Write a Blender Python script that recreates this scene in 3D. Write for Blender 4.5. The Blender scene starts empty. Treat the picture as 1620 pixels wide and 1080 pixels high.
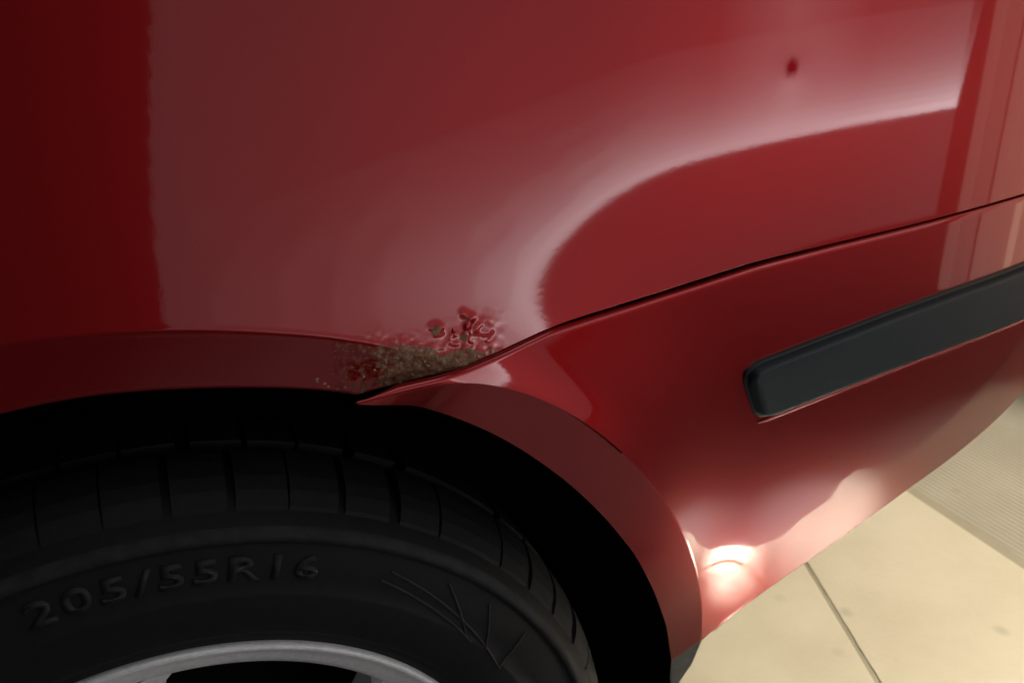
import bpy, math, random
import numpy as np
from mathutils import Vector, Matrix, noise

random.seed(7)
scene = bpy.context.scene
COL = scene.collection
rad = math.radians

# ------------------------------------------------------------------ camera
def look(loc, pitch, yaw, roll):
    f = Vector((math.sin(yaw)*math.cos(pitch), math.cos(yaw)*math.cos(pitch), -math.sin(pitch)))
    r = Vector((math.cos(yaw), -math.sin(yaw), 0)); u = r.cross(f)
    r2 = r*math.cos(roll) + u*math.sin(roll); u2 = -r*math.sin(roll) + u*math.cos(roll)
    m = Matrix((r2, u2, -f)).transposed().to_4x4(); m.translation = Vector(loc)
    return m
cd = bpy.data.cameras.new('camera'); cam = bpy.data.objects.new('camera', cd); COL.objects.link(cam)
cam.matrix_world = look((0.048, -0.422, 0.871), 0.397, 0.41, -0.023)
cd.sensor_width = 36.0; cd.lens = 30.0; cd.clip_start = 0.01; cd.clip_end = 100
cd.dof.use_dof = True; cd.dof.focus_distance = 0.50; cd.dof.aperture_fstop = 13.0
scene.camera = cam

# ------------------------------------------------------------------ world, exposure
w = bpy.data.worlds.new('World'); scene.world = w; w.use_nodes = True
bg = w.node_tree.nodes['Background']
bg.inputs[0].default_value = (0.75, 0.85, 1.0, 1); bg.inputs[1].default_value = 0.02
vs = scene.view_settings
vs.view_transform = 'Standard'; vs.look = 'None'; vs.exposure = 0; vs.gamma = 1; vs.use_curve_mapping = False
scene.cycles.max_bounces = 8; scene.cycles.transparent_max_bounces = 64

# ------------------------------------------------------------------ lamps
def area(name, loc, aim, sx, sy, power, col, spread=180):
    l = bpy.data.lights.new(name, 'AREA'); l.shape = 'RECTANGLE'; l.size = sx; l.size_y = sy
    l.energy = power; l.color = col; l.spread = rad(spread)
    o = bpy.data.objects.new(name, l); COL.objects.link(o)
    o.location = loc
    o.rotation_euler = (Vector(aim) - Vector(loc)).to_track_quat('-Z', 'Y').to_euler()
    return o
def polar(az, d, z, x0=0.33, y0=0.0):
    return (x0 + d*math.sin(rad(az)), y0 - d*math.cos(rad(az)), z)
# the big soft window-like lamp beside the car: stacked rows, brightest at the bottom and fading upward
NLAMP = [0]
def lamp_row(z0, z1, L, left=None):
    zc = (z0+z1)/2; right = 1.74
    if left is None: left = -2.24 + .26*(min(zc, 1.7)-.71)
    lw = right-left; lat = (left+right)/2; NLAMP[0] += 1; p = polar(32.5, 3.0 - .002*NLAMP[0], zc)      # each layer a little nearer than the last
    p = (p[0] + lat*math.cos(rad(32.5)), p[1] + lat*math.sin(rad(32.5)), zc)
    area('soft_lamp', p, (p[0] - math.sin(rad(32.5)), p[1] + math.cos(rad(32.5)), zc), lw, z1-z0, L*math.pi*lw*(z1-z0), (1.0, 0.95, 0.98))
LAMP_BASE = 0.36
for k in range(14): lamp_row(.45+.09*k, .54+.09*k, LAMP_BASE + .12*math.exp(-k/3))
lamp_row(1.71, 2.9, LAMP_BASE); lamp_row(.02, .45, .28)  # low dim row added to lift the panel's ground reflection
for k in range(13):                       # the bright low part, dying away upward and towards the front
    z0 = .45 + .03*k; L = 5.0*math.exp(-(z0-.45)/.115)
    for j in range(5): lamp_row(z0, z0+.03, L/5, -1.95 + .28*j + .07*(k % 4) + (.05*k if j > 2 else 0))
for wd in [.08*k for k in range(1, 11)]:     # a soft upright glow within the window
    NLAMP[0] += 1; p = polar(32.5, 3.0 - .002*NLAMP[0], 1.1); p = (p[0] + .56*math.cos(rad(32.5)), p[1] + .56*math.sin(rad(32.5)), 1.1)
    area('soft_lamp', p, (p[0] - math.sin(rad(32.5)), p[1] + math.cos(rad(32.5)), 1.1), wd, 1.2, .08*math.pi*wd*1.2, (1.0, .93, .95))
# narrow warm lamps added behind the corner for a curtain's streaks in the paint
for az, wd, pw, c in ((64.0, .050, .13, (1, .72, .60)), (66.2, .085, .18, (1, .72, .60)), (69, .06, .17, (1, .74, .60)), (72.5, .15, .42, (1, .72, .55)), (77, .2, .68, (1, .70, .47)), (86, .2, 1.2, (1, .68, .42))):
    p = polar(az, 1.7, 1.05, 0.62, 0.0)
    area('streak_lamp', p, (0.62, 0, 1.05), wd, 1.9, pw, c, 150)
area('overhead_fill', (.4, -1.1, 2.8), (.4, -.9, 0), 1.3, 1.3, 6, (.92, .97, 1.0))  # unseen fill added to lift strip bevel, tyre top and rust
# warm light on the floor behind the wheel
sl = bpy.data.lights.new('floor_spot', 'SPOT'); sl.energy = 450; sl.color = (1.0, 0.92, 0.76)
sl.spot_size = rad(35); sl.spot_blend = 0.6; sl.shadow_soft_size = 0.06
so = bpy.data.objects.new('floor_spot', sl); COL.objects.link(so); so.location = (1.75, -0.9, 2.0)
so.rotation_euler = (Vector((1.16, 0.38, 0)) - Vector(so.location)).to_track_quat('-Z', 'Y').to_euler()

def spot(name, loc, aim, power, col, size, blend):
    l = bpy.data.lights.new(name, 'SPOT'); l.energy = power; l.color = col; l.spot_size = rad(size); l.spot_blend = blend; l.shadow_soft_size = .04
    o = bpy.data.objects.new(name, l); COL.objects.link(o); o.location = loc
    o.rotation_euler = (Vector(aim) - Vector(loc)).to_track_quat('-Z', 'Y').to_euler()
spot('floor_spot', (1.1, -1.3, 2.2), (.722, -.118, 0), 20000, (.96, .99, 1), 3.3, .8)  # unseen spot added for the white patch mirrored low in the bumper
spot('floor_spot', (1.2, -1.3, 2.2), (.94, -.115, 0), 2400, (.92, .97, 1.0), 9, 1.0)  # unseen spot added to whiten the rest of that mirrored band
spot('floor_spot', (.35, -1.2, 2.2), (.30, -.60, 0), 330, (1, .96, .94), 24, .9)  # unseen spot added for the pool mirrored in arch lip and rim

# ------------------------------------------------------------------ node helpers
def mat(name):
    m = bpy.data.materials.new(name); m.use_nodes = True
    nt = m.node_tree; b = nt.nodes['Principled BSDF']
    return m, nt, b
def N(nt, t, **kw):
    n = nt.nodes.new(t)
    for k, v in kw.items():
        if k in n.inputs: n.inputs[k].default_value = v
        else: setattr(n, k, v)
    return n
def ramp(nt, stops, interp='LINEAR'):
    r = nt.nodes.new('ShaderNodeValToRGB'); r.color_ramp.interpolation = interp
    el = r.color_ramp.elements
    while len(el) < len(stops): el.new(0.5)
    for e, (p, c) in zip(el, stops):
        e.position = p; e.color = c if len(c) == 4 else (*c, 1)
    return r
def link(nt, a, b): nt.links.new(a, b)

# car paint with rust attribute
def paint(name, rusty=False):
    m, nt, b = mat(name)
    tc = N(nt, 'ShaderNodeTexCoord')
    b.inputs['Specular IOR Level'].default_value = 0.0
    b.inputs['Metallic'].default_value = 0.8
    b.inputs['Roughness'].default_value = 0.40
    b.inputs['IOR'].default_value = 1.45
    b.inputs['Coat Weight'].default_value = 1.0
    b.inputs['Coat IOR'].default_value = 1.5
    n1 = N(nt, 'ShaderNodeTexNoise', Scale=14.0, Detail=9.0, Roughness=0.7); link(nt, tc.outputs['Object'], n1.inputs['Vector'])
    rr = N(nt, 'ShaderNodeMapRange'); link(nt, n1.outputs['Fac'], rr.inputs['Value'])
    rr.inputs['To Min'].default_value = 0.015; rr.inputs['To Max'].default_value = 0.055
    link(nt, rr.outputs[0], b.inputs['Coat Roughness'])
    n2 = N(nt, 'ShaderNodeTexNoise', Scale=420.0, Detail=2.0); link(nt, tc.outputs['Object'], n2.inputs['Vector'])
    bp = N(nt, 'ShaderNodeBump', Strength=0.011, Distance=0.0004); link(nt, n2.outputs['Fac'], bp.inputs['Height'])
    link(nt, bp.outputs[0], b.inputs['Coat Normal'])
    fl = N(nt, 'ShaderNodeTexVoronoi', Scale=2600.0); link(nt, tc.outputs['Object'], fl.inputs['Vector'])
    cr = ramp(nt, [(0, (0.35, 0.009, 0.011)), (1, (0.42, 0.013, 0.015))]); link(nt, fl.outputs['Distance'], cr.inputs[0])
    if not rusty:
        link(nt, cr.outputs[0], b.inputs['Base Color']); return m
    at = N(nt, 'ShaderNodeAttribute', attribute_name='rust')
    rn = N(nt, 'ShaderNodeTexNoise', Scale=300.0, Detail=6.0, Roughness=0.7); link(nt, tc.outputs['Object'], rn.inputs['Vector'])
    rc = ramp(nt, [(0.25, (0.13, 0.050, 0.024)), (0.42, (0.29, 0.135, 0.072)), (0.55, (0.37, 0.205, 0.125)), (0.68, (0.55, 0.40, 0.31)), (0.80, (0.42, 0.16, 0.06))])
    link(nt, rn.outputs['Fac'], rc.inputs[0])
    # break the mask edge with fine noise
    ad = N(nt, 'ShaderNodeMath', operation='ADD'); link(nt, at.outputs['Fac'], ad.inputs[0])
    sb = N(nt, 'ShaderNodeMath', operation='MULTIPLY_ADD'); link(nt, rn.outputs['Fac'], sb.inputs[0]); sb.inputs[1].default_value = 0.9; sb.inputs[2].default_value = -0.45
    link(nt, sb.outputs[0], ad.inputs[1])
    mk = N(nt, 'ShaderNodeMapRange'); link(nt, ad.outputs[0], mk.inputs['Value']); mk.inputs['From Min'].default_value = 0.36; mk.inputs['From Max'].default_value = 0.66
    mx = N(nt, 'ShaderNodeMix', data_type='RGBA'); link(nt, mk.outputs[0], mx.inputs['Factor'])
    link(nt, cr.outputs[0], mx.inputs[6]); link(nt, rc.outputs[0], mx.inputs[7]); 
    ca = N(nt, 'ShaderNodeAttribute', attribute_name='chip')
    mc = N(nt, 'ShaderNodeMix', data_type='RGBA'); link(nt, ca.outputs['Fac'], mc.inputs['Factor']); link(nt, mx.outputs[2], mc.inputs[6]); mc.inputs[7].default_value = (.25, .006, .010, 1)
    link(nt, mc.outputs[2], b.inputs['Base Color'])
    def fade(sock, a, c):
        r = N(nt, 'ShaderNodeMapRange'); link(nt, mk.outputs[0], r.inputs['Value'])
        r.inputs['To Min'].default_value = a; r.inputs['To Max'].default_value = c; link(nt, r.outputs[0], b.inputs[sock])
    fade('Metallic', 0.8, 0.0); fade('Roughness', 0.40, 0.85); fade('Coat Weight', 1.0, 0.03)
    cm = N(nt, 'ShaderNodeMath', operation='SUBTRACT'); cm.inputs[0].default_value = 1.0; link(nt, ca.outputs['Fac'], cm.inputs[1])
    old = b.inputs['Coat Weight'].links[0].from_socket
    cw = N(nt, 'ShaderNodeMath', operation='MULTIPLY'); link(nt, old, cw.inputs[0]); link(nt, cm.outputs[0], cw.inputs[1]); link(nt, cw.outputs[0], b.inputs['Coat Weight'])
    b2 = N(nt, 'ShaderNodeBump', Distance=0.0006); link(nt, rn.outputs['Fac'], b2.inputs['Height']); link(nt, mk.outputs[0], b2.inputs['Strength'])
    link(nt, b2.outputs[0], b.inputs['Normal'])
    return m
def plain(name, col, rough, metal=0.0, nscale=120.0, nvar=0.25, bump=0.15, bdist=0.0005, spec=0.5, detail=5.0):
    m, nt, b = mat(name)
    tc = N(nt, 'ShaderNodeTexCoord')
    n = N(nt, 'ShaderNodeTexNoise', Scale=nscale, Detail=detail, Roughness=0.6); link(nt, tc.outputs['Object'], n.inputs['Vector'])
    lo = tuple(c*(1-nvar) for c in col); hi = tuple(min(1, c*(1+nvar)) for c in col)
    r = ramp(nt, [(0.3, lo), (0.7, hi)]); link(nt, n.outputs['Fac'], r.inputs[0]); link(nt, r.outputs[0], b.inputs['Base Color'])
    b.inputs['Roughness'].default_value = rough; b.inputs['Metallic'].default_value = metal
    b.inputs['Specular IOR Level'].default_value = spec
    bp = N(nt, 'ShaderNodeBump', Strength=bump, Distance=bdist); link(nt, n.outputs['Fac'], bp.inputs['Height']); link(nt, bp.outputs[0], b.inputs['Normal'])
    return m
M = {}
M['paint'] = paint('red_paint'); M['paint_rust'] = paint('red_paint_rusted', True)
M['rubber'] = plain('tyre_rubber', (0.006, 0.006, 0.0065), 0.7, nscale=160, nvar=0.35, bump=0.25, spec=0.35)
M['rubber_dust'] = plain('dusty_rubber', (0.022, 0.023, 0.024), 0.7, nscale=90, nvar=0.45, bump=0.3, spec=0.3)
M['letter'] = plain('raised_lettering', (0.019, 0.019, 0.021), 0.6, nscale=200, nvar=0.4, spec=0.3)
M['alloy'] = plain('silver_alloy', (0.90, 0.90, 0.89), 0.36, 0.12, nscale=240, nvar=0.10, bump=0.08)
M['black'] = plain('black_liner', (0.004, 0.004, 0.004), 0.95, nscale=50, spec=0.1)
M['plastic'] = plain('textured_black_plastic', (0.009, 0.022, 0.028), 0.55, nscale=1400, nvar=0.2, bump=0.35, bdist=0.0003)
M['groove'] = plain('black_groove', (0.004, 0.004, 0.004), 0.5)
M['rust'] = plain('rust_flake', (0.34, 0.20, 0.12), 0.8, nscale=500, nvar=0.6, bump=0.6)
M['flap'] = plain('grey_flap', (0.06, 0.06, 0.05), 0.7, nscale=60, nvar=.4)
M['disc'] = plain('brake_steel', (0.10, 0.10, 0.10), 0.5, 0.8)

# ------------------------------------------------------------------ mesh helpers
def mesh(name, V, Fc, material, parent=None, smooth=True, attr=None):
    me = bpy.data.meshes.new(name); me.from_pydata([tuple(map(float, v)) for v in V], [], Fc); me.update()
    if smooth: me.polygons.foreach_set('use_smooth', [True]*len(me.polygons))
    if attr is not None:
        a = me.attributes.new('rust', 'FLOAT', 'POINT'); a.data.foreach_set('value', np.asarray(attr, dtype=np.float32))
    me.materials.append(material)
    o = bpy.data.objects.new(name, me); COL.objects.link(o); o.parent = parent
    return o
def empty(name, loc, parent=None):
    o = bpy.data.objects.new(name, None); COL.objects.link(o); o.location = loc; o.parent = parent; o.empty_display_size = 0.05
    return o
def grid_faces(nu, nv, closed_u=False, flip=False):
    Fc = []
    for i in range(nu if closed_u else nu-1):
        a = i*nv; b = ((i+1) % nu)*nv
        for j in range(nv-1):
            q = (a+j, b+j, b+j+1, a+j+1)
            Fc.append(q[::-1] if flip else q)
    return Fc
def lathe(name, prof, material, parent, n=192, loc=(0, 0, 0), y_first=False):
    V = []
    for i in range(n):
        a = 2*math.pi*i/n
        for (r, y) in prof: V.append((r*math.sin(a), y, r*math.cos(a)))
    o = mesh(name, V, grid_faces(n, len(prof), True), material, parent); o.location = loc
    return o
def smooth_curve(pts, n, win=0.06, dense=800):
    P = np.array(pts, float)
    s = np.concatenate([[0], np.cumsum(np.linalg.norm(np.diff(P, axis=0), axis=1))]); s /= s[-1]
    t = np.linspace(0, 1, dense); Q = np.stack([np.interp(t, s, P[:, k]) for k in range(P.shape[1])], 1)
    h = max(1, int(win*dense/2))
    for _ in range(2):
        O = Q.copy(); cs = np.concatenate([np.zeros((1, P.shape[1])), np.cumsum(O, axis=0)])
        for i in range(dense):
            k = min(h, i, dense-1-i); Q[i] = (cs[i+k+1]-cs[i-k])/(2*k+1)
    s = np.concatenate([[0], np.cumsum(np.linalg.norm(np.diff(Q, axis=0), axis=1))]); s /= s[-1]
    tt = np.linspace(0, 1, n)
    return np.stack([np.interp(tt, s, Q[:, k]) for k in range(P.shape[1])], 1)
def sm(a, b, x):
    t = min(1.0, max(0.0, (x-a)/(b-a))); return t*t*(3-2*t)

# ------------------------------------------------------------------ body surface (metres; x rearward, y into the car, z up; hub at x=0 z=.316)
HUB = 0.316
def plan(x):
    t = max(0., x-.22); e = max(0., x-.80)
    return -.02 + .10*t**2 + .22*t**4 + 45*e**3
AX = [-.4, .10, .18, .25, .28, .32, .385, .46, .56, .70, 1.02]
AI = [.085, .085, .070, .056, .047, .040, .034, .026, .018, .012, .010]
AD = [.150, .150, .137, .117, .088, .050, .020, .005, .0, .0, .0]
_x = np.linspace(-.4, 1.02, 1421)
def _gs(v):
    k = np.exp(-.5*(np.arange(-60, 61)/20.)**2); k /= k.sum()
    return np.convolve(np.pad(np.interp(_x, AX, v), 60, 'edge'), k, 'valid')
_AI, _AD = _gs(AI), _gs(AD)
FH = .064
def Sf(x, z):      # quarter panel: leans in above the wheel, upright towards the rear
    d = z-.69
    return plan(x) + float(np.interp(x, _x, _AI))*d + float(np.interp(x, _x, _AD))*FH*(1-math.exp(-max(d, -.08)/FH)) - .002
RHO = np.linspace(.36, .60, 241)
_sl = np.array([sm(.398, .406, r)*(.125*(1-sm(.412, .440, r)) + .13*(1-sm(.43, .54, r))) for r in RHO])
_fl = np.concatenate([[0], np.cumsum((_sl[1:]+_sl[:-1])/2*np.diff(RHO))]); _fl -= _fl[-1]
def Sb(x, z):      # bumper: flared round the arch, tucked in below
    d = max(0., .64-z); rho = math.hypot(x, z-HUB)
    tuck = .75*d*d if d < .2 else .03 + .30*(d-.2)
    return plan(x) + .001 + tuck + float(np.interp(rho, RHO, _fl))*(1-sm(.30, .42, x))

SEAM_F = [(0.135, 0.6695), (0.1603, 0.6736), (0.1806, 0.6763), (0.1943, 0.6793), (0.2174, 0.6841), (0.2454, 0.6913), (0.27, 0.6944), (0.2996, 0.6977), (0.3443, 0.7028), (0.3922, 0.708), (0.4555, 0.71), (0.5208, 0.7115), (0.5886, 0.7132), (0.6602, 0.715), (0.76, 0.717), (1.02, 0.72)]
SEAM_B = [(0.1304, 0.6755), (0.1557, 0.6771), (0.1768, 0.6776), (0.1918, 0.6783), (0.2156, 0.6819), (0.2442, 0.6882), (0.2695, 0.6905), (0.3002, 0.693), (0.3461, 0.6974), (0.3946, 0.7028), (0.4586, 0.7058), (0.525, 0.7074), (0.5939, 0.709), (0.667, 0.7105), (0.76, 0.712), (1.02, 0.7145)]
ARCH_F = [(-0.345, 0.513), (-0.29, 0.585), (-0.22, 0.639), (-0.15, 0.672), (-0.08, 0.688), (-0.0286, 0.6933), (-0.0021, 0.6947), (0.0251, 0.6932), (0.0533, 0.689), (0.0829, 0.6838), (0.114, 0.6766), (0.135, 0.6695)]
CREASE_F = [(-0.345, 0.57), (-0.29, 0.63), (-0.22, 0.68), (-0.15, 0.71), (-0.08, 0.726), (-0.0198, 0.7296), (0.0051, 0.7289), (0.0444, 0.7247), (0.0664, 0.7209), (0.0864, 0.7165), (0.1162, 0.7095), (0.138, 0.7027), (0.1605, 0.6941), (0.1805, 0.6853), (0.1961, 0.6786), (0.205, 0.674)]
ARCH_B = [(0.1305, 0.6746000000000001), (0.1421, 0.6715), (0.1595, 0.6638), (0.1781, 0.6534), (0.2018, 0.6373), (0.2216, 0.622), (0.2381, 0.6066), (0.2605, 0.5836), (0.2858, 0.552), (0.3169, 0.5062), (0.3462, 0.4519), (0.3782, 0.3855), (0.4008, 0.3225)]
CREASE_B = [(0.1306, 0.6749), (0.1558, 0.6761), (0.1769, 0.6762), (0.1918, 0.6765), (0.2068, 0.6744), (0.2258, 0.6641), (0.2536, 0.642), (0.2795, 0.6171), (0.3038, 0.5896), (0.3275, 0.5572), (0.3561, 0.5119), (0.3805, 0.463), (0.4059, 0.4019), (0.4211, 0.3481)]
BOTTOM_B = [(0.4211, 0.3481), (0.4424, 0.367), (0.4707, 0.3853), (0.5199, 0.4073), (0.571, 0.4301), (0.6263, 0.4519), (0.6738, 0.4653), (0.7245, 0.4821), (0.76, 0.4967), (0.8, 0.52), (1.02, 0.525)]

car = empty('car', (0, 0, 0))
car['label'] = 'red car with a rusted rear wheel arch and a black strip on its bumper'
car['category'] = 'car'

# ------------------------------------------------------------------ rear quarter panel
eA = smooth_curve(ARCH_F, 400, .04); eS = smooth_curve(SEAM_F, 600, .03); cF = smooth_curve(CREASE_F, 600, .05)
ex = np.concatenate([eA[:, 0], eS[1:, 0]]); ez = np.concatenate([eA[:, 1], eS[1:, 1]])
def edge_z(x): return float(np.interp(x, ex, ez))
def crease_z(x): return float(np.interp(x, cF[:, 0], cF[:, 1], right=0))
xs = []
x = -.345
while x < 1.0:
    xs.append(x)
    x += .0008 if .112 < x < .222 else (.0012 if .385 < x < .426 else .0028)
TOPZ = 1.0
BL = [(.1790, .7020, .0046, .0005), (.2058, .6981, .0058, .0004), (.1890, .6955, .0040, .0003)]   # paint blisters
RG = [((.1945, .6900), (.1965, .7010)), ((.1965, .7010), (.1995, .7050)), ((.1995, .7050), (.1950, .7085))]   # lifted paint ridges
def rust_at(x, z):
    e = edge_z(x); c = max(e, crease_z(x))
    n = noise.noise(Vector((x*160, 3.1, z*160)))*.5 + noise.noise(Vector((x*420, 1.7, z*420)))*.35
    core = sm(.128, .168, x + n*.026)*(1-sm(.198, .216, x + n*.012))
    up = 1 - sm(-.004, .011, z - c + n*.009 - .004*sm(.17, .195, x))
    m = core*up
    if z < c: m = max(m, .07 + .37*sm(.100, .138, x))
    for (bx, bz, br, bh) in BL[:1]:
        d = math.hypot(x-bx, z-bz)/br
        m = max(m, .95*(1-sm(.35, .75, d + n*.4)))
    d = math.hypot(x-.1945, z-.6955)/.004
    m = max(m, .8*(1-sm(.3, .9, d + n*.5)))
    return m
def rough_at(x, z):
    if not (.125 < x < .225 and z < .72): return 0.0
    d = 0.0
    for (bx, bz, br, bh) in BL:
        t = math.hypot((x-bx), (z-bz)*1.1)/br
        if t < 1.4: d -= bh*(math.exp(-((t-.75)/.30)**2)*(.35+.9*noise.noise(Vector((x*260, 2.2+bx*900, z*260)))) + .25*math.exp(-t*t*2))
    for (a, b) in RG:
        ax, az = a; vx, vz = b[0]-ax, b[1]-az
        t = min(1, max(0, ((x-ax)*vx+(z-az)*vz)/(vx*vx+vz*vz)))
        t = math.hypot(x-ax-t*vx, z-az-t*vz)/.0018
        if t < 2.2: d -= .0004*math.exp(-t*t)
    r = rust_at(x, z)
    e = edge_z(x); near = sm(.150, .175, x)*(1-sm(.208, .222, x))*(1-sm(.010, .032, z-e))
    k = max(r, near*.22)
    d -= k*(.0005*noise.noise(Vector((x*260, 9.2, z*260))) + .0003) + r*.0004*noise.noise(Vector((x*800, 4.4, z*800)))
    return d
V, A, CH = [], [], []
fine = [i*.0009 for i in range(0, 46)]          # rows right above the crease
for x in xs:
    e = edge_z(x); c = max(e, crease_z(x)); lip = c - e
    col = []
    slope = .20*sm(0, .012, lip)
    def prof(z):
        # outer skin above the crease, chamfered lip below it, blended over a small radius
        y0 = Sf(x, z)
        k = z - c
        h = .0022
        if lip < 1e-6: return y0
        base = Sf(x, c) + (c - z)*slope
        if k >= h: return y0
        if k <= -h: return base
        t = (k+h)/(2*h); return base*(1-t) + y0*t + (-.0)*(t*(1-t))
    ye = prof(e)
    col += [(e+.004, ye+.030), (e+.0005, ye+.010), (e, ye+.0030), (e+.0002, ye+.0012), (e+.0010, ye+.0002)]
    nl = 26
    for j in range(1, nl+1):
        z = e + .0012 + max(lip-.0012, 0.0006)*j/nl
        col.append((z, prof(z)))
    zb = col[-1][0]
    for f in fine[1:]: col.append((zb+f, prof(zb+f)))
    zb = col[-1][0]; nr = 96
    for j in range(1, nr+1):
        z = zb + (TOPZ-zb)*j/nr; col.append((z, prof(z)))
    yt = col[-1][1]
    col += [(TOPZ+.012, yt+.006), (TOPZ+.022, yt+.03), (TOPZ+.03, yt+.9)]
    for k, (z, y) in enumerate(col):
        if 4 <= k < len(col)-3:
            y += rough_at(x, z)
            dd = math.hypot(x-.4073, z-.8225)
            ddn = dd + .0016*noise.noise(Vector((x*420, 7.7, z*420)))
            if dd < .03: C_ = .95*math.exp(-(ddn/.0052)**4) + .12*math.exp(-(dd/.010)**2); y -= .0002*math.exp(-(dd/.012)**2)      # chipped clear coat
            else: C_ = 0.0
            r = rust_at(x, z) if (.11 < x < .23 and z < .72) else 0.0
        else: r = rust_at(x, e) if (.11 < x < .23 and k < 5) else 0.0
        else_c = C_ if 4 <= k < len(col)-3 else 0.0
        V.append((x, y, z)); A.append(r); CH.append(else_c)
panel = mesh('quarter_panel', V, grid_faces(len(xs), len(V)//len(xs)), M['paint_rust'], car, True, A)
pa = panel.data.attributes.new('chip', 'FLOAT', 'POINT'); pa.data.foreach_set('value', np.asarray(CH, dtype=np.float32))
panel['label'] = 'red rear quarter panel with blistered rusty wheel arch lip'

# flakes of rust and lifted paint stuck to the lip
def flake_mesh(name, s, seed, material):
    rng = random.Random(seed); n = 7
    V = [(0, -s*.35, 0)]
    for i in range(n):
        a = 2*math.pi*i/n; r = s*(.55+.6*rng.random()); V.append((r*math.cos(a), -s*.10*rng.random(), r*.8*math.sin(a)))
    for i in range(n):
        a = 2*math.pi*i/n; r = s*(.7+.4*rng.random()); V.append((r*math.cos(a), s*.5, r*.8*math.sin(a)))
    Fc = [(0, 1+i, 1+(i+1) % n) for i in range(n)] + [(1+i, 1+n+i, 1+n+(i+1) % n, 1+(i+1) % n) for i in range(n)]
    me = bpy.data.meshes.new(name); me.from_pydata(V, [], Fc); me.update(); me.materials.append(material)
    return me
chip = [flake_mesh('rust_flake', .0011+.0004*k, k, M['rust']) for k in range(3)]
pch = [flake_mesh('paint_flake', .0012+.0004*k, 20+k, M['paint']) for k in range(3)]
rng = random.Random(4)
def lip_y(x, z):
    e = edge_z(x); c = max(e, crease_z(x)); lip = c-e
    return (Sf(x, z) if z >= c else Sf(x, c) + (c-z)*.20*sm(0, .012, lip)) + rough_at(x, z)
cnt = npf = 0
while cnt < 40:
    x = rng.uniform(.142, .214); z = edge_z(x) + rng.uniform(.002, .026)
    paintish = z > max(edge_z(x), crease_z(x)) + .003
    if cnt < 6: x = rng.uniform(.112, .145); z = edge_z(x) + rng.uniform(.001, .012); paintish = False
    elif not paintish and rust_at(x, z) < .5: continue
    if paintish and not (.170 < x < .214): continue
    if paintish:
        npf += 1
        if npf > 9: continue
    me = rng.choice(pch if paintish else chip)
    o = bpy.data.objects.new('paint_flake' if paintish else 'rust_flake', me); COL.objects.link(o); o.parent = panel
    o.location = (x, lip_y(x, z)+.0001, z); o.rotation_euler = (rng.uniform(-.5, .5), rng.uniform(0, 6.2), rng.uniform(-.5, .5))
    cnt += 1

# ------------------------------------------------------------------ bumper
n1, n2 = 260, 260
MID = (.36, float(np.interp(.36, [p[0] for p in SEAM_B], [p[1] for p in SEAM_B])))
T1 = smooth_curve([p for p in SEAM_B if p[0] <= .35] + [MID], n1, .04); T2 = smooth_curve([MID] + [p for p in SEAM_B if p[0] > .37], n2, .03)
B1 = smooth_curve(ARCH_B, n1, .06); C1 = smooth_curve(CREASE_B, n1, .07); C2 = smooth_curve(BOTTOM_B, n2, .05)
cols = []
for i in range(n1):
    cols.append((T1[i], C1[i], B1[i], 0.0, 0.0))
for i in range(1, n2):
    k = i/(n2-1); d0 = B1[-1]-C1[-1]; q = sm(0, .035, k)
    off = d0*(1-q) + np.array([.0, -.010])*q
    cols.append((T2[i], C2[i], C2[i]+off, q, sm(.035, .09, k)))
V = []
NL, NM = 20, 110
for (T, Cc, B, q, q2) in cols:
    L = float(np.linalg.norm(Cc-B)); wid = sm(0, .02, L)
    yc = Sb(*Cc); lipdrop = (.013*(1-q2) + .034*q2)*wid
    yB = yc + lipdrop
    pts = [(B[0], yB, B[1])]
    for j in range(1, NL+1):
        t = j/NL; xx = B[0]+(Cc[0]-B[0])*t; zz = B[1]+(Cc[1]-B[1])*t
        s = 1-t
        pts.append((xx, yc + lipdrop*(s if q == 0 else s*(1-q)+q*s**1.6), zz))
    for j in range(1, NM+1):
        t = (j/NM); t = t if True else t
        xx = Cc[0]+(T[0]-Cc[0])*t; zz = Cc[1]+(T[1]-Cc[1])*t
        pts.append((xx, Sb(xx, zz), zz))
    xx, yy, zz = pts[-1]; r = .0036*min(1, max(.25, (T[1]-B[1])/.02))
    for a in (20, 40, 60, 78, 90):
        pts.append((xx, yy + r*(1-math.cos(rad(a))), zz + r*.75*math.sin(rad(a))))
    pts.append((xx, yy+.010, pts[-1][2]-.006))
    V += pts
NV = len(V)//len(cols)
bumper = mesh('bumper', V, grid_faces(len(cols), NV), M['paint'], car)
bumper['label'] = 'red wrap-around rear bumper with a flared arch lip'
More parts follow.
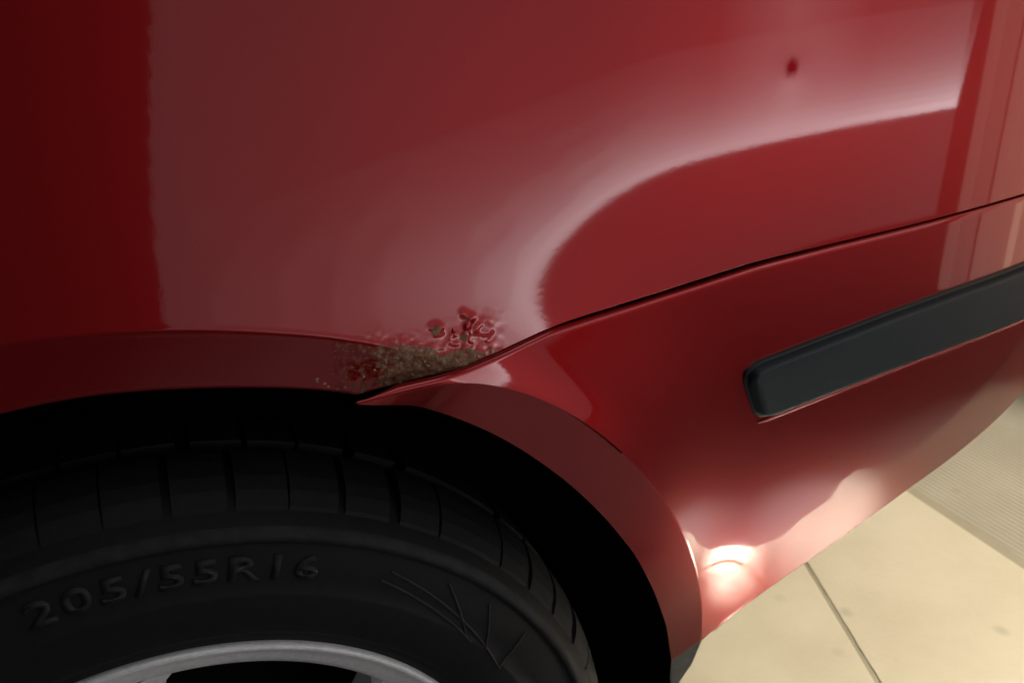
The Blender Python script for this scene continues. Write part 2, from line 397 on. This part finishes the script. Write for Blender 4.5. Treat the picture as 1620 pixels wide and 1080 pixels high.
# the bumper flare runs into the fender: soften the sharp rows only where they should be sharp
# rub strip with a black outline for its shaded end groove and thin painted bezel
ST = [(0.3875, 0.6347), (0.4021, 0.6374), (0.4574, 0.6432), (0.5183, 0.6487), (0.5874, 0.6525), (0.6886, 0.6546), (0.8, 0.656), (0.95, 0.657)]
SB = [(0.4076, 0.5923), (0.4661, 0.5975), (0.5297, 0.6014), (0.6025, 0.6039), (0.7115, 0.6029), (0.8, 0.603), (0.95, 0.603)]
def strip(name, grow, h, bev, material, cut=None):
    n = 220
    t = smooth_curve(ST, n, .03); b = smooth_curve(SB, n, .03)
    V = []; NS = 26
    x_end = .95
    for i in range(n):
        Tp, Bp = t[i].copy(), b[i].copy()
        ax = (Tp-Bp)/np.linalg.norm(Tp-Bp); Tp = Tp + ax*grow; Bp = Bp - ax*grow
        if i == 0: s0 = Tp.copy()
        # corner rounding and end bevel at the front end
        dist = float(np.linalg.norm((t[i]+b[i])/2-(t[0]+b[0])/2)) + grow*0
        rc = .015; ins = 0.0
        if dist < rc: ins = rc - math.sqrt(max(0, rc*rc-(rc-dist)**2))
        Tp = Tp - ax*ins*.9; Bp = Bp + ax*ins*.5
        hb = h*min(1.0, math.sqrt(min(1.0, (dist+.0002)/.006)))
        for j in range(NS+1):
            s = j/NS; P = Bp+(Tp-Bp)*s
            W = float(np.linalg.norm(Tp-Bp)); d = min(s, 1-s)*W
            k = 1.0 if d > bev else math.sqrt(max(0, 1-((bev-d)/bev)**2))
            V.append((P[0]-(grow if i < 3 else 0), Sb(P[0], P[1]) + .002 - (hb+.002)*k, P[1]))
    # close the front end
    o = mesh(name, V, grid_faces(n, NS+1, flip=False), material, bumper)
    return o
gk = strip('groove_outline', .0022, .0022, .002, M['groove'])
rs = strip('rub_strip', 0.0, .0075, .0045, M['plastic'])
rs['label'] = 'dark grey textured plastic rub strip'
# thin bezel along the lower edge of the strip
bz = smooth_curve([(x, z-.0030) for x, z in SB], 200, .03)
V = []
for i, (x, z) in enumerate(bz):
    for k in range(8):
        a = 2*math.pi*k/8; r = .0016*min(1, .3+i/4)
        V.append((x, Sb(x, z) - .0006 + r*math.cos(a), z + r*math.sin(a)))
Fc = []
for i in range(len(bz)-1):
    for k in range(8): Fc.append((i*8+k, i*8+(k+1) % 8, (i+1)*8+(k+1) % 8, (i+1)*8+k))
Fc.append(tuple(range(8)))
mesh('strip_bezel', V, Fc, M['paint'], bumper)

# dark body behind the seams, wheel arch liner, flap under the bumper end
V = []; xs2 = np.linspace(.10, .98, 60)
for x in xs2:
    z = edge_z(x)
    lo = max(z-.05, HUB + math.sqrt(max(0, .400**2-x*x)) - .004)
    for zz in (min(lo, z-.002), z, z+.03): V.append((x, plan(x)+.018, zz))
o = mesh('seam_backing', V, grid_faces(len(xs2), 3), M['black'], car)
edge_pts = [(x_, lip_y(x_, edge_z(x_)) + .012, edge_z(x_)) for x_ in np.linspace(-.34, .130, 60)]
edge_pts += [(float(B1[i][0]), Sb(*C1[i]) + .013*sm(0, .02, float(np.linalg.norm(C1[i]-B1[i]))) + .004, float(B1[i][1])) for i in range(56, n1, 4)]
xl, yl, zl = edge_pts[-1]
edge_pts += [(xl+.004*k, yl+.006*k, zl-.03*k) for k in range(1, 11)]
V = []
for (x_, y_, z_) in edge_pts:
    r_ = math.hypot(x_, z_-HUB); ux, uz = x_/r_, (z_-HUB)/r_
    for (dr, yy) in ((.0008, y_-.0036), (.003, y_+.002), (.014, y_+.05), (.016, .20), (.010, .42)):
        V.append(((r_+dr)*ux, yy, HUB+(r_+dr)*uz))
    V.append((0, .42, HUB))
mesh('wheel_arch_liner', V, grid_faces(len(edge_pts), 6), M['black'], car)
def box(name, x0, x1, y0, y1, z0, z1, material, parent, bev=0.0):
    import bmesh
    bm = bmesh.new(); bmesh.ops.create_cube(bm, size=1)
    for v in bm.verts: v.co = ((v.co.x+.5)*(x1-x0)+x0, (v.co.y+.5)*(y1-y0)+y0, (v.co.z+.5)*(z1-z0)+z0)
    if bev: bmesh.ops.bevel(bm, geom=bm.edges[:], offset=bev, segments=2, profile=.5, affect='EDGES')
    me = bpy.data.meshes.new(name); bm.to_mesh(me); bm.free(); me.materials.append(material)
    o = bpy.data.objects.new(name, me); COL.objects.link(o); o.parent = parent
    return o
FL = [(0.4277, 0.105, 0.2735), (0.4722, 0.105, 0.281), (0.461, 0.105, 0.2523), (0.4419, 0.105, 0.2279)]
V = [(x_, y_+d_, z_) for d_ in (0, .006) for (x_, y_, z_) in FL]
mesh('mud_flap', V, [(3, 2, 1, 0), (4, 5, 6, 7), (0, 1, 5, 4), (1, 2, 6, 5), (2, 3, 7, 6), (3, 0, 4, 7)], M['flap'], car, False)

# ------------------------------------------------------------------ wheel
flange = [(.150, .150), (.185, .140), (.188, .060), (.1895, .024), (.1915, .0130), (.1935, .0080), (.1975, .0050), (.2030, .0020), (.2080, -.0005), (.2100, -.0035), (.2120, -.0048), (.2138, -.0040), (.2146, -.0010), (.2140, .004), (.2060, .012), (.200, .03)]
wheel = lathe('wheel', flange[::-1], M['alloy'], car, 240, (0, 0, HUB))
wheel['label'] = 'alloy wheel with tyre'
tp = [(.2075, .012), (.2105, .003), (.2150, -.0002), (.2200, -.0035), (.2230, -.0042), (.2242, -.0058), (.2260, -.0068), (.2400, -.0098), (.2520, -.0108), (.2545, -.0105), (.2552, -.0098), (.2640, -.0102), (.2750, -.0092), (.2830, -.0070), (.2850, -.0068), (.2862, -.0082), (.2895, -.0076), (.2925, -.0058), (.2945, -.0030), (.2975, .0020), (.3010, .0085), (.3045, .0160), (.3075, .0260), (.3095, .0420), (.3105, .0800), (.3105, .120), (.3095, .155), (.3050, .178), (.296, .195), (.26, .206), (.215, .197)]
lathe('tyre', tp[::-1], M['rubber'], wheel, 260)
# lighter rubbing rib on the shoulder
lathe('shoulder_rib', [(.2856, -.0060), (.2862, -.0090), (.2895, -.0085), (.2928, -.0064), (.2940, -.0030)][::-1], M['rubber_dust'], wheel, 260)
def block(prof_out, prof_in, half, name):
    # curved wedge: prof_* lists of (r, y)
    V = []; na = 4
    for i in range(na+1):
        a = -half + 2*half*i/na
        for (r, y) in prof_out: V.append((r*math.sin(a), y, r*math.cos(a)))
    nv = len(prof_out); Fc = grid_faces(na+1, nv)
    base = len(V)
    for i in (0, na):
        a = -half + 2*half*i/na
        for (r, y) in prof_in: V.append((r*math.sin(a), y, r*math.cos(a)))
    for j in range(nv-1):
        Fc.append((j, j+1, base+j+1, base+j)); q = na*nv
        Fc.append((q+j+1, q+j, base+nv+j, base+nv+j+1))
    me = bpy.data.meshes.new(name); me.from_pydata(V, [], Fc[:]); me.update(); me.materials.append(M['rubber'])
    return me
NB = 62
sh_out = [(.2962, .0030), (.3010, .0050), (.3070, .0125), (.3115, .0210), (.3150, .0330), (.3160, .0400), (.3160, .0460), (.3100, .0468)]
sh_in = [(.2940, .0040), (.2990, .0095), (.3030, .0160), (.3060, .0230), (.3080, .0330), (.3085, .0400), (.3085, .0460), (.3080, .0468)]
md_out = [(.3090, .0540), (.3168, .0545), (.3172, .0700), (.3172, .0860), (.3100, .0866)]
md_in = [(.3070, .0540), (.3080, .0545), (.3085, .0700), (.3085, .0860), (.3070, .0866)]
hb = math.pi/NB
b1 = block(sh_out, sh_in, hb*.93, 'tread_block'); b2 = block(md_out, md_in, hb*.90, 'tread_block')
rng = random.Random(11); ang = 0
wts = [rng.choice((.82, 1.0, 1.22)) for _ in range(NB)]; tot = sum(wts)
for i in range(NB):
    wa = 2*math.pi*wts[i]/tot
    for me, sh in ((b1, 0), (b2, .35)):
        o = bpy.data.objects.new('tread_block', me); COL.objects.link(o); o.parent = wheel
        o.rotation_euler = (0, ang + wa/2 + sh*wa, 0)
    ang += wa
# five broad spokes, hub, brake disc
def spoke_mesh():
    V = []; st = [(.055, .50, .020), (.09, .36, .012), (.13, .29, .010), (.165, .27, .011), (.182, .30, .011), (.193, .36, .012)]
    for (r, ha, y) in st:
        for k, (s, dy) in enumerate(((-1, .030), (-1, .006), (-.86, .0), (.86, .0), (1, .006), (1, .030))):
            a = s*ha*.86; V.append((r*math.sin(a), y+dy, r*math.cos(a)))
    me = bpy.data.meshes.new('spoke'); me.from_pydata(V, [], grid_faces(len(st), 6, flip=True)); me.update(); me.materials.append(M['alloy'])
    return me
sp = spoke_mesh()
for k in range(5):
    o = bpy.data.objects.new('spoke', sp); COL.objects.link(o); o.parent = wheel; o.rotation_euler = (0, rad(-11+72*k), 0)
lathe('hub', [(.070, .05), (.068, .014), (.045, .010), (.040, .004), (.0, .003)], M['alloy'], wheel, 64)
lathe('brake_disc', [(.187, .08), (.187, .072), (.12, .070), (.118, .062), (.05, .062), (.0, .062)], M['black'], wheel, 96)

# raised size marking on the sidewall: 205/55R16
def sidewall_y(r):
    P = sorted(tp[:22]); return float(np.interp(r, [p[0] for p in P if p[1] < .05], [p[1] for p in P if p[1] < .05]))
def marking(txt, size, r0, a_end, space):
    cu = bpy.data.curves.new('size_marking', 'FONT'); cu.body = txt; cu.size = size; cu.space_character = space
    cu.offset = .0005; cu.shear = 0; cu.extrude = 0
    ob = bpy.data.objects.new('tmp', cu); COL.objects.link(ob); bpy.context.view_layer.update()
    dg = bpy.context.evaluated_depsgraph_get(); me = bpy.data.meshes.new_from_object(ob.evaluated_get(dg))
    bpy.data.objects.remove(ob); bpy.data.curves.remove(cu)
    import bmesh
    bm = bmesh.new(); bm.from_mesh(me)
    ex_ = bmesh.ops.extrude_face_region(bm, geom=bm.faces[:])
    top = {v for v in ex_['geom'] if isinstance(v, bmesh.types.BMVert)}
    xm = max(v.co.x for v in bm.verts)
    for v in bm.verts:
        r = r0 + v.co.y; a = a_end - (xm - v.co.x)*1.45/(r0+size*.35)
        v.co = (r*math.sin(a), sidewall_y(r) - (.0010 if v in top else -.0006), r*math.cos(a))
    bmesh.ops.recalc_face_normals(bm, faces=bm.faces[:])
    bm.to_mesh(me); bm.free(); me.name = 'size_marking'; me.materials.clear(); me.materials.append(M['letter'])
    o = bpy.data.objects.new('size_marking', me); COL.objects.link(o); o.parent = wheel
    return o
marking('205/55R16', .0195, .2640, rad(22.5), 1.22)
def stroke(pts, wdt):
    V = []; Fc = []
    for (r, a) in pts: pass
    P = []
    for (p, q) in zip(pts[:-1], pts[1:]):
        for k in range(9): t = k/8; P.append((p[0]+(q[0]-p[0])*t, p[1]+(q[1]-p[1])*t))
    for i, (r, a) in enumerate(P):
        a = rad(a); j = min(i+1, len(P)-1); i0 = max(0, j-1)
        d = Vector(((P[j][0])*math.sin(rad(P[j][1]))-P[i0][0]*math.sin(rad(P[i0][1])), P[j][0]*math.cos(rad(P[j][1]))-P[i0][0]*math.cos(rad(P[i0][1]))))
        d = d.normalized() if d.length > 1e-9 else Vector((1, 0))
        nx, nz = -d.y*wdt, d.x*wdt; X = r*math.sin(a); Z = r*math.cos(a); Y = sidewall_y(r)
        V += [(X-nx, Y+.0004, Z-nz), (X-nx*.5, Y-.0008, Z-nz*.5), (X+nx*.5, Y-.0008, Z+nz*.5), (X+nx, Y+.0004, Z+nz)]
    return V, grid_faces(len(P), 4)
for pts in ([(.2745, 32), (.2500, 58)], [(.2785, 40.5), (.2550, 48)], [(.2790, 48), (.2540, 53)], [(.2790, 56.5), (.2510, 57.5)], [(.268, 31), (.2520, 50)]):
    V, Fc = stroke(pts, .0011); mesh('sidewall_line', V, Fc, M['letter'], wheel)

# ------------------------------------------------------------------ floor
def floor_mat(name, c0, c1, rough, ribs=False):
    m, nt, b = mat(name); tc = N(nt, 'ShaderNodeTexCoord')
    n = N(nt, 'ShaderNodeTexNoise', Scale=5.0, Detail=8.0, Roughness=0.62); link(nt, tc.outputs['Object'], n.inputs['Vector'])
    r = ramp(nt, [(0.32, c0), (0.68, c1)]); link(nt, n.outputs['Fac'], r.inputs[0])
    v = N(nt, 'ShaderNodeTexVoronoi', Scale=11.0); link(nt, tc.outputs['Object'], v.inputs['Vector'])
    sp_ = N(nt, 'ShaderNodeMapRange'); link(nt, v.outputs['Distance'], sp_.inputs['Value'])
    sp_.inputs['From Min'].default_value = .05; sp_.inputs['From Max'].default_value = .16; sp_.inputs['To Min'].default_value = .78; sp_.inputs['To Max'].default_value = 1
    mul = N(nt, 'ShaderNodeMix', data_type='RGBA', blend_type='MULTIPLY'); mul.inputs['Factor'].default_value = 1
    link(nt, r.outputs[0], mul.inputs[6]); link(nt, sp_.outputs[0], mul.inputs[7])
    link(nt, mul.outputs[2], b.inputs['Base Color'])
    b.inputs['Roughness'].default_value = rough
    bp = N(nt, 'ShaderNodeBump', Strength=.3, Distance=.002)
    if ribs:
        wv = N(nt, 'ShaderNodeTexWave', Scale=28.0, Distortion=0.4); link(nt, tc.outputs['Object'], wv.inputs['Vector']); link(nt, wv.outputs['Fac'], bp.inputs['Height']); bp.inputs['Strength'].default_value = .7
    else:
        n3 = N(nt, 'ShaderNodeTexNoise', Scale=160.0, Detail=4.0); link(nt, tc.outputs['Object'], n3.inputs['Vector']); link(nt, n3.outputs['Fac'], bp.inputs['Height'])
    link(nt, bp.outputs[0], b.inputs['Normal'])
    return m
M['shaded_floor'] = floor_mat('dark_floor', (.085, .082, .08), (.12, .115, .11), .8)  # floor beside the car is unlit: shade put into its dark colour
M['tile'] = floor_mat('beige_tile', (.42, .37, .27), (.50, .45, .34), .5)
M['ramp'] = floor_mat('ribbed_grey_floor', (.26, .23, .175), (.31, .28, .215), .7, True)
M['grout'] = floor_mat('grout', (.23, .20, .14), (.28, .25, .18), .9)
floor = mesh('floor', [(-4, -5, -.034), (5, -5, -.034), (5, 4, -.034), (-4, 4, -.034)], [(0, 1, 2, 3)], M['shaded_floor'], None, False)
floor['kind'] = 'structure'
def slab(name, poly, z0, z1, material, bev=.002):
    import bmesh
    bm = bmesh.new(); vs_ = [bm.verts.new((x, y, z0)) for x, y in poly]; f = bm.faces.new(vs_)
    ex_ = bmesh.ops.extrude_face_region(bm, geom=[f])
    for v in ex_['geom']:
        if isinstance(v, bmesh.types.BMVert): v.co.z = z1
    bmesh.ops.recalc_face_normals(bm, faces=bm.faces[:])
    bmesh.ops.bevel(bm, geom=[e for e in bm.edges if all(v.co.z > z0+1e-5 for v in e.verts)], offset=bev, segments=2, profile=.5, affect='EDGES')
    me = bpy.data.meshes.new(name); bm.to_mesh(me); bm.free(); me.materials.append(material)
    o = bpy.data.objects.new(name, me); COL.objects.link(o); o.parent = floor
    return o
def L1(y): return .924 + (y-.426)*.373
def L2(y): return 1.233 + (y-.502)*.05
def L3(y): return 1.020 + (y-.436)*.186
Y0, Y1 = -.115, 1.15; g = .0035
# the tiles' unseen front edge, cut jagged for a ragged reflection in the bumper
front_a = [(-.6, Y0), (.45, Y0+.01), (.60, Y0-.005), (.655, Y0-.02), (L1(Y0-.02)-g, Y0-.02)]
front_b = [(L1(Y0-.02)+g, Y0-.02), (.760, Y0-.012), (.785, Y0+.022), (.845, Y0+.030), (.900, Y0+.004), (.985, Y0-.010), (1.04, Y0-.050), (1.10, Y0-.062), (1.15, Y0-.020), (L2(Y0), Y0-.01)]
slab('floor_tile', front_a + [(L1(Y1)-g, Y1), (-.6, Y1)], -.030, 0, M['tile'])
slab('floor_tile', front_b + [(L2(Y1), Y1), (L1(Y1)+g, Y1)], -.030, .0004, M['tile'], .0015)
slab('joint_bed', [(-.58, Y0+.06), (L2(Y0)-.02, Y0+.06), (L2(Y1)-.02, Y1-.02), (-.58, Y1-.02)], -.032, -.0012, M['grout'], .0005)
slab('shadow_strip', [(L2(-.12)-.01, -.12), (L2(-.12)+.030, -.12), (L2(1.6)+.030, 1.6), (L2(1.6)-.01, 1.6)], -.033, -.004, M['grout'], .002)  # darker slab laid in for the step's shadow band
slab('ribbed_floor', [(L2(Y0)-.01, -.11), (3.2, -.13), (3.2, 2.6), (L2(2.6)-.01, 2.6)], -.033, -.006, M['ramp'], .001)
